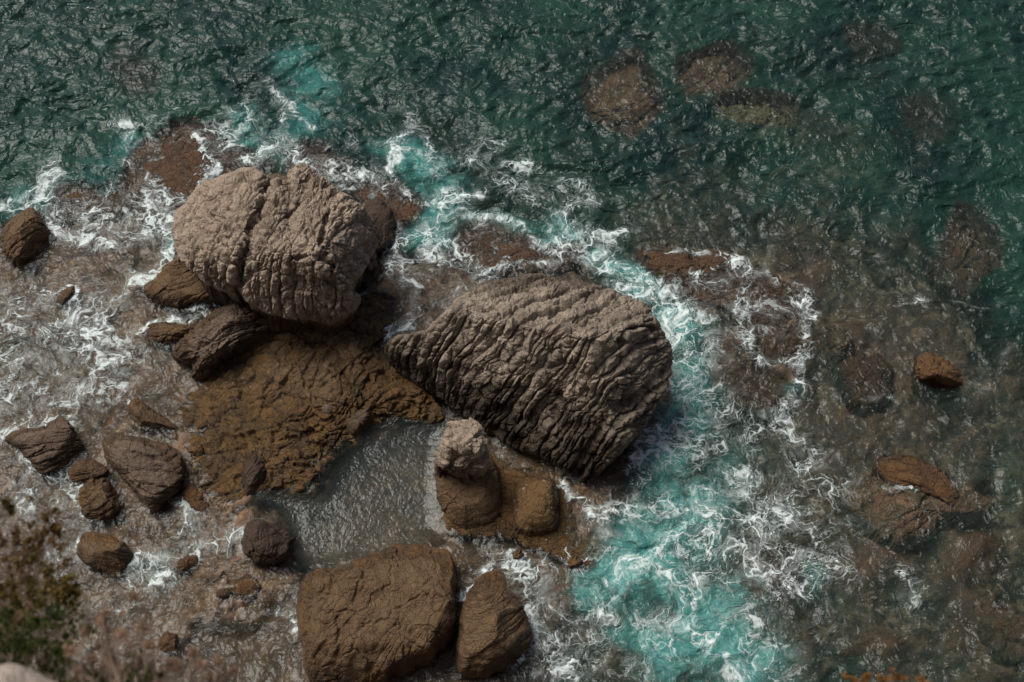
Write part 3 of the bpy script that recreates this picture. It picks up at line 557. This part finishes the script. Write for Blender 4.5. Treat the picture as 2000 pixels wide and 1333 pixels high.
FOAM += [([(40,560),(160,600),(260,640)],70,0.31),([(30,640),(200,660)],70,0.31),([(60,740),(180,740),(280,700)],60,0.34),([(150,480),(300,520)],60,0.28),([(330,330),(400,350),(300,390)],60,0.31),([(180,420),(300,440),(220,400)],40,0.34),
 ([(30,300),(150,300),(240,230)],60,0.25),([(420,200),(520,180),(560,260)],50,0.26),([(800,540),(860,520),(960,500),(1060,520)],45,0.34),([(690,380),(760,400),(780,440)],35,0.31),([(780,250),(900,280),(1000,290),(1100,330)],50,0.25),
 ([(900,340),(1040,380),(1140,400)],50,0.26),([(1280,560),(1380,560),(1500,560),(1540,620)],60,0.31),([(1350,640),(1420,700),(1500,790)],55,0.25),([(1400,800),(1480,840),(1600,850)],60,0.22),([(1180,500),(1300,640),(1360,760),(1340,860)],60,0.37),
 ([(1320,900),(1400,960),(1560,960),(1620,1000)],60,0.28),([(1230,1000),(1400,1100),(1560,1080)],90,0.31),([(1180,1150),(1300,1200),(1480,1200)],80,0.31),([(1030,1130),(1080,1240),(1060,1320)],60,0.31),([(1100,970),(1190,1020),(1200,1120)],45,0.28),
 ([(60,880),(40,1000),(140,960)],60,0.26),([(100,1050),(140,1180)],45,0.24),([(230,1230),(330,1180),(420,1090)],50,0.26),([(380,1000),(460,1060)],30,0.31),([(1150,1270),(1350,1300),(1500,1300)],60,0.26),([(1600,1080),(1720,1000),(1650,900)],50,0.22),([(1760,1100),(1820,1180)],40,0.22),([(570,1180),(575,1260)],20,0.31)]
AER = [([(590,110),(620,180),(610,250)],46,.42),([(560,130),(600,270),(660,250)],80,.25),([(780,290),(850,330),(880,390)],50,.75),([(860,400),(840,470)],45,.9),([(930,430),(1120,465)],22,.8),([(1110,440)],28,.8),([(1180,510),(1260,560),(1330,640),(1350,740),(1330,820)],42,.95),
 ([(1280,880),(1300,980)],50,.75),([(1230,1100),(1290,1060),(1330,1130),(1330,1200)],85,.98),([(1260,1150),(1400,1220),(1450,1300)],85,.9),([(1200,1180),(1300,1300)],70,.6),([(1310,800),(1290,900),(1330,1000)],60,.9),([(1380,960),(1340,1060)],60,.5),([(1400,1270),(1500,1270)],60,.45),([(1050,1180),(1060,1260)],40,.35),([(240,280),(170,370),(80,370)],45,.42),
 ([(330,480)],25,.7),([(310,1100),(350,1080)],40,.5),([(500,270),(470,240)],40,.5),([(1550,770)],22,.7),([(1300,240),(1330,270)],18,.25),([(1580,1110),(1600,1120)],25,.5),([(560,310)],30,.6),([(1400,860),(1520,1000)],60,.35),([(0,420),(40,380)],40,.5)]
foam = np.minimum(strokes(FOAM)*0.82, 0.93)*(1-0.93*pool); aer = strokes(AER)
SHAL = sstep(0.9, 0.15, depth)
foam = np.clip(np.maximum(foam, 0.24*SHAL*(1-pool)*sstep(-0.35, 0.45, noise(P*0.4, 88))), 0, 1)
em = (HT > 0.05).astype(float); rg0 = em.copy()
for _ in range(3):
    p = np.pad(rg0, 1, mode='edge'); rg0 = (p[:-2, 1:-1]+p[2:, 1:-1]+p[1:-1, :-2]+p[1:-1, 2:]+p[1:-1, 1:-1])/5
ring = sstep(0.02, 0.3, rg0[iy, ix]); foam = np.clip(foam+ring*sstep(0.12, 0.45, foam)*0.35, 0, 0.98)
calm = np.clip(pool, 0, 1)
amp = np.clip(0.25+depth*0.25, 0.25, 1)*(1-0.75*pool)
core = (np.abs(X) < 28) & (Y > -18) & (Y < 26)
def rid(q, s, o=3): return 1-2*np.abs(fbm(q, s, o))
Q = np.stack([X*0.5+fbm(P*0.2, 90, 2)*0.6, Y*0.75+fbm(P*0.2+8, 91, 2)*0.6, np.zeros_like(X)], 1)
wz = np.zeros_like(X)
wz[core] = (fbm(Q[core]*0.55, 92, 2)*0.2 + rid(Q[core]*1.1, 93, 3)*0.17 + rid(Q[core]*2.7+3, 94, 2)*0.035)*amp[core]
wz[core] -= 0.12*amp[core]
wz += foam*0.05
WV = np.stack([X, Y, wz], 1)
Mw = NT('sea_water'); pos = Mw.n('ShaderNodeNewGeometry').outputs['Position']
aF, aD, aA, aC = Mw.attr('foam'), Mw.attr('depth'), Mw.attr('aerated'), Mw.attr('calm')
w1 = Mw.vmath('SCALE', Mw.vmath('SUBTRACT', Mw.noise(pos, 0.55, 3, 0.5, color=True), (0.5, 0.5, 0.5)), sc=2.6)
w2 = Mw.vmath('SCALE', Mw.vmath('SUBTRACT', Mw.noise(pos, 2.4, 3, 0.5, color=True), (0.5, 0.5, 0.5)), sc=0.42)
wp = Mw.vmath('ADD', Mw.vmath('ADD', pos, w1), w2)
def ridge(vec, sc, det):
    n = Mw.noise(vec, sc, det, 0.5); return Mw.math('SUBTRACT', 1.0, Mw.math('ABSOLUTE', Mw.math('MULTIPLY_ADD', n, 2.0, -1.0)))
F2 = Mw.math('POWER', aF, 1.8); br = Mw.noise(wp, 0.9, 5, 0.65); fine = Mw.noise(wp, 7.0, 3, 0.7)
def line(v, w): return Mw.math('SUBTRACT', 1.0, Mw.ramp(v, 0.0, w))
wob = Mw.math('MULTIPLY', Mw.ramp(br, 0.35, 0.7, 0.35, 1.7), Mw.ramp(fine, 0.3, 0.7, 0.45, 1.5))
def wid(lo, hi): return Mw.math('MULTIPLY', Mw.math('MULTIPLY_ADD', F2, hi, lo), wob)
l1 = line(Mw.math('SUBTRACT', 1.0, ridge(wp, 0.42, 3.5)), wid(0.012, 0.085))
l2 = line(Mw.math('SUBTRACT', 1.0, ridge(Mw.vmath('ADD', wp, (13, 5, 0)), 1.6, 3.5)), wid(0.008, 0.075))
l3 = line(Mw.vor(wp, 1.25, 'DISTANCE_TO_EDGE'), wid(0.016, 0.09)); l4 = line(Mw.vor(Mw.vmath('ADD', wp, w2), 2.9, 'DISTANCE_TO_EDGE'), wid(0.014, 0.10))
g2 = Mw.ramp(Mw.noise(Mw.vmath('ADD', pos, (31, 7, 0)), 0.7, 4, 0.6), 0.42, 0.58)
lines = Mw.math('MAXIMUM', Mw.math('MAXIMUM', l1, Mw.math('MULTIPLY', l2, g2)), Mw.math('MAXIMUM', Mw.math('MULTIPLY', l3, Mw.math('SUBTRACT', 1.0, Mw.math('MULTIPLY', g2, 0.6))), Mw.math('MULTIPLY', l4, 0.45)))
keep = Mw.ramp(Mw.math('ADD', br, Mw.math('MULTIPLY', aF, 0.36)), 0.56, 0.78)
fm = Mw.math('MULTIPLY', Mw.math('MULTIPLY', lines, keep), Mw.ramp(aF, 0.05, 0.7, 0.0, 1.0))
fm = Mw.math('MULTIPLY', fm, Mw.ramp(fine, 0.25, 0.55, 0.55, 1.0))
veil = Mw.math('MULTIPLY', Mw.math('POWER', aF, 3.0), Mw.ramp(Mw.noise(wp, 1.1, 5, 0.7), 0.46, 0.66, 0.0, 0.9))
bub = Mw.math('MULTIPLY', Mw.ramp(Mw.noise(pos, 15.0, 3, 0.6), 0.52, 0.68, 0.0, 0.35), Mw.math('MULTIPLY', Mw.ramp(aF, 0.3, 0.85), Mw.ramp(br, 0.42, 0.6)))
veil = Mw.math('MAXIMUM', veil, bub)
fm = Mw.math('SUBTRACT', 1.0, Mw.math('MULTIPLY', Mw.math('SUBTRACT', 1.0, fm), Mw.math('SUBTRACT', 1.0, veil)))
# bump
st1 = Mw.n('ShaderNodeMapping'); Mw.put(st1.inputs[0], wp); st1.inputs['Scale'].default_value = (0.8, 1.05, 1); st1.inputs['Rotation'].default_value = (0, 0, 0.35)
b1 = ridge(st1.outputs[0], 0.6, 3); b2 = ridge(st1.outputs[0], 1.9, 4)
hh = Mw.math('ADD', Mw.math('MULTIPLY', b1, 1.5), Mw.math('MULTIPLY', b2, 0.34))
b3 = ridge(Mw.vmath('ADD', pos, Mw.vmath('SCALE', w2, sc=0.6)), 3.0, 3); b4 = None
hh = Mw.math('ADD', Mw.math('MULTIPLY', hh, Mw.math('SUBTRACT', 1.0, aC)), Mw.math('MULTIPLY', b3, Mw.math('MULTIPLY', aC, 0.17)))
hh = Mw.math('ADD', hh, Mw.math('MULTIPLY', fm, 0.12))
bn = Mw.bump(hh, 1.0, 0.19)
kd = Mw.math('SUBTRACT', 1.0, Mw.math('POWER', 2.718, Mw.math('MULTIPLY', aD, -0.42)))
aA2 = Mw.math('MULTIPLY', aA, Mw.ramp(Mw.noise(wp, 0.9, 6, 0.65), 0.25, 0.6, 0.45, 1.0))
op = Mw.math('MAXIMUM', kd, Mw.math('MULTIPLY', aA2, Mw.ramp(aD, 0.05, 0.6, 0.2, 0.92)))
op = Mw.math('MINIMUM', Mw.math('ADD', op, 0.0), 0.97)
patch = Mw.noise(pos, 0.16, 4, 0.6)
deepc = Mw.mix(Mw.ramp(patch, 0.38, 0.62), C(0.007, 0.024, 0.021), C(0.012, 0.042, 0.030))
deepc = Mw.mix(Mw.ramp(aD, 0.8, 3.0, 1, 0), deepc, C(0.024, 0.034, 0.027))
bodyc = Mw.mix(Mw.ramp(Mw.math('MULTIPLY', aA, Mw.ramp(Mw.noise(wp, 0.7, 6, 0.65), 0.3, 0.65, 0.3, 1.0)), 0.05, 0.9), deepc, C(0.06, 0.25, 0.235))
bodyc = Mw.mix(aC, bodyc, C(0.024, 0.034, 0.031)); op = Mw.math('MAXIMUM', op, Mw.math('MULTIPLY', aC, 0.45))
df = Mw.n('ShaderNodeBsdfDiffuse'); Mw.put(df.inputs[0], bodyc); Mw.put(df.inputs['Normal'], bn)
tr = Mw.n('ShaderNodeBsdfTransparent'); tr.inputs[0].default_value = C(0.93, 0.97, 0.96)
mx = Mw.n('ShaderNodeMixShader'); Mw.put(mx.inputs[0], op); Mw.put(mx.inputs[1], tr.outputs[0]); Mw.put(mx.inputs[2], df.outputs[0])
gl = Mw.n('ShaderNodeBsdfGlossy'); gl.inputs[0].default_value = C(0.62, 0.66, 0.68); Mw.put(gl.inputs['Roughness'], Mw.math('MULTIPLY_ADD', aC, -0.05, 0.25)); Mw.put(gl.inputs['Normal'], bn)
fr = Mw.n('ShaderNodeFresnel'); fr.inputs[0].default_value = 1.34; Mw.put(fr.inputs['Normal'], bn)
m2 = Mw.n('ShaderNodeMixShader'); Mw.put(m2.inputs[0], fr.outputs[0]); Mw.put(m2.inputs[1], mx.outputs[0]); Mw.put(m2.inputs[2], gl.outputs[0])
fd = Mw.n('ShaderNodeBsdfDiffuse'); fd.inputs[0].default_value = C(0.56, 0.64, 0.645); Mw.put(fd.inputs['Normal'], bn)
m3 = Mw.n('ShaderNodeMixShader'); Mw.put(m3.inputs[0], fm); Mw.put(m3.inputs[1], m2.outputs[0]); Mw.put(m3.inputs[2], fd.outputs[0])
Mw.t.links.new(m3.outputs[0], Mw.out.inputs[0])
tag(make_mesh('sea', WV, F, Mw.m, attrs=dict(foam=foam, depth=depth, aerated=aer, calm=calm)), kind='structure')

# ------------------------------------------------------------------ the cliff the picture is taken from, and what grows on its edge
def tube(Vs, Fs, p, q, r0, r1, k=5):
    p = np.asarray(p, float); q = np.asarray(q, float); d = q-p; L = np.linalg.norm(d)+1e-9; d /= L
    a = np.cross(d, [0, 0, 1.0]); a = a/np.linalg.norm(a) if np.linalg.norm(a) > 1e-3 else np.array([1., 0, 0]); b = np.cross(d, a)
    n = len(Vs)
    for c, r in ((p, r0), (q, r1)):
        for j in range(k):
            t = 2*math.pi*j/k; Vs.append(c+r*(math.cos(t)*a+math.sin(t)*b))
    for j in range(k): Fs.append((n+j, n+(j+1) % k, n+k+(j+1) % k, n+k+j))
def curve(Vs, Fs, p, q, r0, r1, rng, wob=0.12, m=6):
    p = np.asarray(p, float); q = np.asarray(q, float); L = np.linalg.norm(q-p); prev = p; pts = [p]
    o1 = rng.normal(0, 1, 3)*wob*L
    for i in range(1, m+1):
        t = i/m; x = p+(q-p)*t+o1*math.sin(math.pi*t)+rng.normal(0, 1, 3)*wob*L*0.12*(t < 1); x[2] += 0.0
        tube(Vs, Fs, prev, x, r0+(r1-r0)*(t-1/m), r0+(r1-r0)*t); prev = x; pts.append(x)
    return pts
def leaf_material(name, c1, c2):
    M = NT(name); g = M.n('ShaderNodeNewGeometry'); f = M.noise(g.outputs['Position'], 5.0, 3)
    f = M.math('ADD', M.math('MULTIPLY', f, 0.8), M.math('MULTIPLY', g.outputs['Random Per Island'], 0.4))
    col = M.mix(M.ramp(f, 0.4, 0.8), C(*c1), C(*c2))
    d = M.n('ShaderNodeBsdfDiffuse'); M.put(d.inputs[0], col); t = M.n('ShaderNodeBsdfTranslucent'); M.put(t.inputs[0], col)
    m = M.n('ShaderNodeMixShader'); m.inputs[0].default_value = 0.25; M.put(m.inputs[1], d.outputs[0]); M.put(m.inputs[2], t.outputs[0])
    M.t.links.new(m.outputs[0], M.out.inputs[0]); return M.m
L_G = leaf_material('green_leaf', (0.024, 0.034, 0.012), (0.06, 0.07, 0.022)); L_R = leaf_material('rust_leaf', (0.09, 0.05, 0.02), (0.15, 0.095, 0.03))
L_T = leaf_material('dry_seed_head', (0.24, 0.15, 0.10), (0.34, 0.22, 0.15)); L_S = leaf_material('twig_bark', (0.16, 0.115, 0.085), (0.24, 0.18, 0.14))
L_O = leaf_material('orange_leaf', (0.20, 0.085, 0.02), (0.24, 0.13, 0.05)); L_Y = leaf_material('olive_leaf', (0.075, 0.06, 0.018), (0.14, 0.10, 0.03))
def plant(name, label, cat, base, clumps, lmat, seed, per=500, ls=(0.012, 0.035), tip='foliage', group=None, sr=0.006, flat=0.8):
    rng = np.random.default_rng(seed); B = along(*base); root = bpy.data.objects.new(name, None); S.collection.objects.link(root); root.location = B
    tag(root, label, cat, group); SV, SF, LV, LF = [], [], [], []
    for (px, py, dist, rp) in clumps:
        c = along(px, py, dist); R = rp*0.00036*dist
        pts = curve(SV, SF, B+rng.normal(0, 0.05, 3), c, sr, sr*0.45, rng, 0.08)
        for _ in range(7):
            q = c+rng.normal(0, 1, 3)*R*0.75; curve(SV, SF, pts[rng.integers(3, 7)], q, sr*0.4, sr*0.18, rng, 0.12, 4)
        n = int(per); sub = c+rng.normal(0, 1, (max(3, n//28), 3))*R*0.62
        if tip == 'seed_head': sub = c[None]; LV, LF = [], []
        for _ in range(n):
            o = sub[rng.integers(len(sub))]+rng.normal(0, 1, 3)*R*(0.3 if tip == 'seed_head' else 0.16)
            a = rng.normal(0, 1, 3); a /= np.linalg.norm(a); b = np.cross(a, rng.normal(0, 1, 3)); b /= np.linalg.norm(b)+1e-9
            l = rng.uniform(*ls); w = l*0.28; k = len(LV)
            LV += [o-a*l*0.5, o+b*w, o+a*l*0.5, o-b*w]; LF.append((k, k+1, k+2, k+3))
        if tip == 'seed_head': make_mesh(tip, LV, LF, lmat, parent=root, smooth=False, origin=tuple(B)).location = (0, 0, 0)
    make_mesh('stems', SV, SF, L_S, parent=root, origin=tuple(B)).location = (0, 0, 0)
    if tip != 'seed_head': make_mesh(tip, LV, LF, lmat, parent=root, smooth=False, origin=tuple(B)).location = (0, 0, 0)
rg = np.random.default_rng(5)
def scatter(cx, cy, rx, ry, n, d0, d1, r0, r1):
    out = []
    while len(out) < n:
        a, b = rg.uniform(-1, 1, 2)
        if a*a+b*b < 1: out.append((cx+a*rx, cy+b*ry, rg.uniform(d0, d1), rg.uniform(r0, r1)))
    return out
plant('shrub', 'dense dark green shrub out of focus on the cliff edge at the lower left corner', 'shrub', (40,1420,9.5), scatter(40,1262,135,75,20,9.0,10.2,26,46), L_G, 11, per=170, ls=(0.02, 0.05))
plant('shrub', 'blurred rust-brown and olive shrub rising along the left edge above the dark green one', 'shrub', (-60,1400,11.0), scatter(20,1110,105,130,24,10.4,11.6,25,45), L_R, 12, per=120, ls=(0.025, 0.055), sr=0.009)
plant('shrub', 'olive sprigs reaching out from the rust-brown shrub toward the surf', 'shrub', (-40,1380,10.2), scatter(70,1170,90,60,8,9.8,10.6,22,36)+[(118,1165,10,22),(125,1150,10,18),(10,985,10.3,16)], L_Y, 13, per=180, ls=(0.025, 0.055))
plant('shrub', 'low green tuft at the bottom edge below the dry twigs', 'shrub', (230,1430,8.5), [(180,1330,8.6,30),(215,1322,8.6,26),(255,1335,8.6,28),(290,1318,8.6,18),(130,1325,8.7,28)], L_G, 14, per=260, ls=(0.02, 0.045))
gdry = 'dry stalks with seed heads on the cliff edge'
dry = [(150,1440,[(165,1235),(205,1200),(140,1270)],'leftmost dry stalk beside the dark green shrub'),(240,1450,[(235,1240),(200,1215),(275,1225),(262,1165)],'dry forked stalk reaching highest among the seed heads'),
  (300,1450,[(290,1260),(330,1300),(275,1295)],'short dry stalk between the tall forked one and the rust-topped ones'),(350,1450,[(375,1275),(345,1300),(392,1300)],'dry stalk with a full tan head right of centre among the twigs'),
  (400,1450,[(425,1290),(455,1312),(410,1322)],'dry stalk with small rosy heads over the dark water'),(190,1450,[(178,1290),(220,1300),(155,1310)],'bushy dry stalk low over the green tuft')]
for i, (bx, by, tips, lab) in enumerate(dry):
    plant('dry_stalk', lab, 'dry plant', (bx, by, 8.2), [(a, b, 8.2+0.1*j, 20) for j, (a, b) in enumerate(tips)], L_T, 30+i, per=110, ls=(0.01, 0.028), tip='seed_head', group=gdry, sr=0.011)
plant('shrub', 'orange-brown blurred shrub tip at the bottom edge, far right of centre', 'shrub', (1730,1440,9.5), [(1660,1338,9.5,18),(1690,1334,9.5,16),(1720,1336,9.6,22),(1755,1330,9.6,20),(1790,1338,9.6,22),(1740,1315,9.6,10)], L_O, 41, per=110, ls=(0.015, 0.04))
# pale stone in the corner
def stone(name, label, px, py, dist, r, sq, mat, seed):
    n = 60; u, v = np.meshgrid(np.linspace(0, 2*np.pi, n, endpoint=False), np.linspace(0.02, np.pi-0.02, n//2)); nv, nu = u.shape
    D = np.stack([np.cos(u)*np.sin(v), np.sin(u)*np.sin(v), np.cos(v)], -1).reshape(-1, 3)
    D = D*(1+0.22*fbm(D*1.7, seed, 4))[:, None]*np.array(sq)*r; idx = np.arange(nu*nv).reshape(nv, nu); i2 = np.roll(idx, -1, 1)
    Fq = np.stack([idx[:-1], idx[1:], i2[1:], i2[:-1]], -1).reshape(-1, 4); c = along(px, py, dist)
    return tag(make_mesh(name, D+c, Fq, mat, origin=tuple(c)), label, 'stone')
M_P = rock_material('pale_cliff_stone', (0.5, 0.42, 0.35), (0.62, 0.52, 0.44), (0.4, 0.3, 0.25), (0.4, 0.3, 0.25), -9, -8)
stone('cliff_stone', 'pale pinkish stone blurred in the bottom left corner', 0, 1440, 7.0, 0.33, (1.2, 1, 0.8), M_P, 77)
zz = np.concatenate([np.linspace(-8, 39, 120), np.linspace(39.2, 44.5, 40)]); xx = np.linspace(-45, 45, 200)
XX, ZZ = np.meshgrid(xx, zz); XF, ZF = XX.ravel(), ZZ.ravel()
yy = CAM[1]+(CAM[2]-ZF)/math.tan(math.radians(71.9))-0.35
top = np.clip((ZF-39)/5.5, 0, 1)
yy = yy - 0.2 - np.abs(fbm(np.stack([XF*0.25, ZF*0.25, XF*0], 1), 300, 4))*2.2*np.clip((42-ZF)/12+0.1, 0.1, 1) - top**1.5*14*0.9
CV = np.stack([XF, yy, ZF], 1); idx = np.arange(len(CV)).reshape(XX.shape)
CF = np.stack([idx[:-1, :-1], idx[:-1, 1:], idx[1:, 1:], idx[1:, :-1]], -1).reshape(-1, 4)
M_K = rock_material('cliff_rock', (0.30, 0.24, 0.19), (0.40, 0.32, 0.26), (0.15, 0.1, 0.06), (0.12, 0.08, 0.05), 0.5, 3)
tag(make_mesh('cliff', CV, CF, M_K), kind='structure')
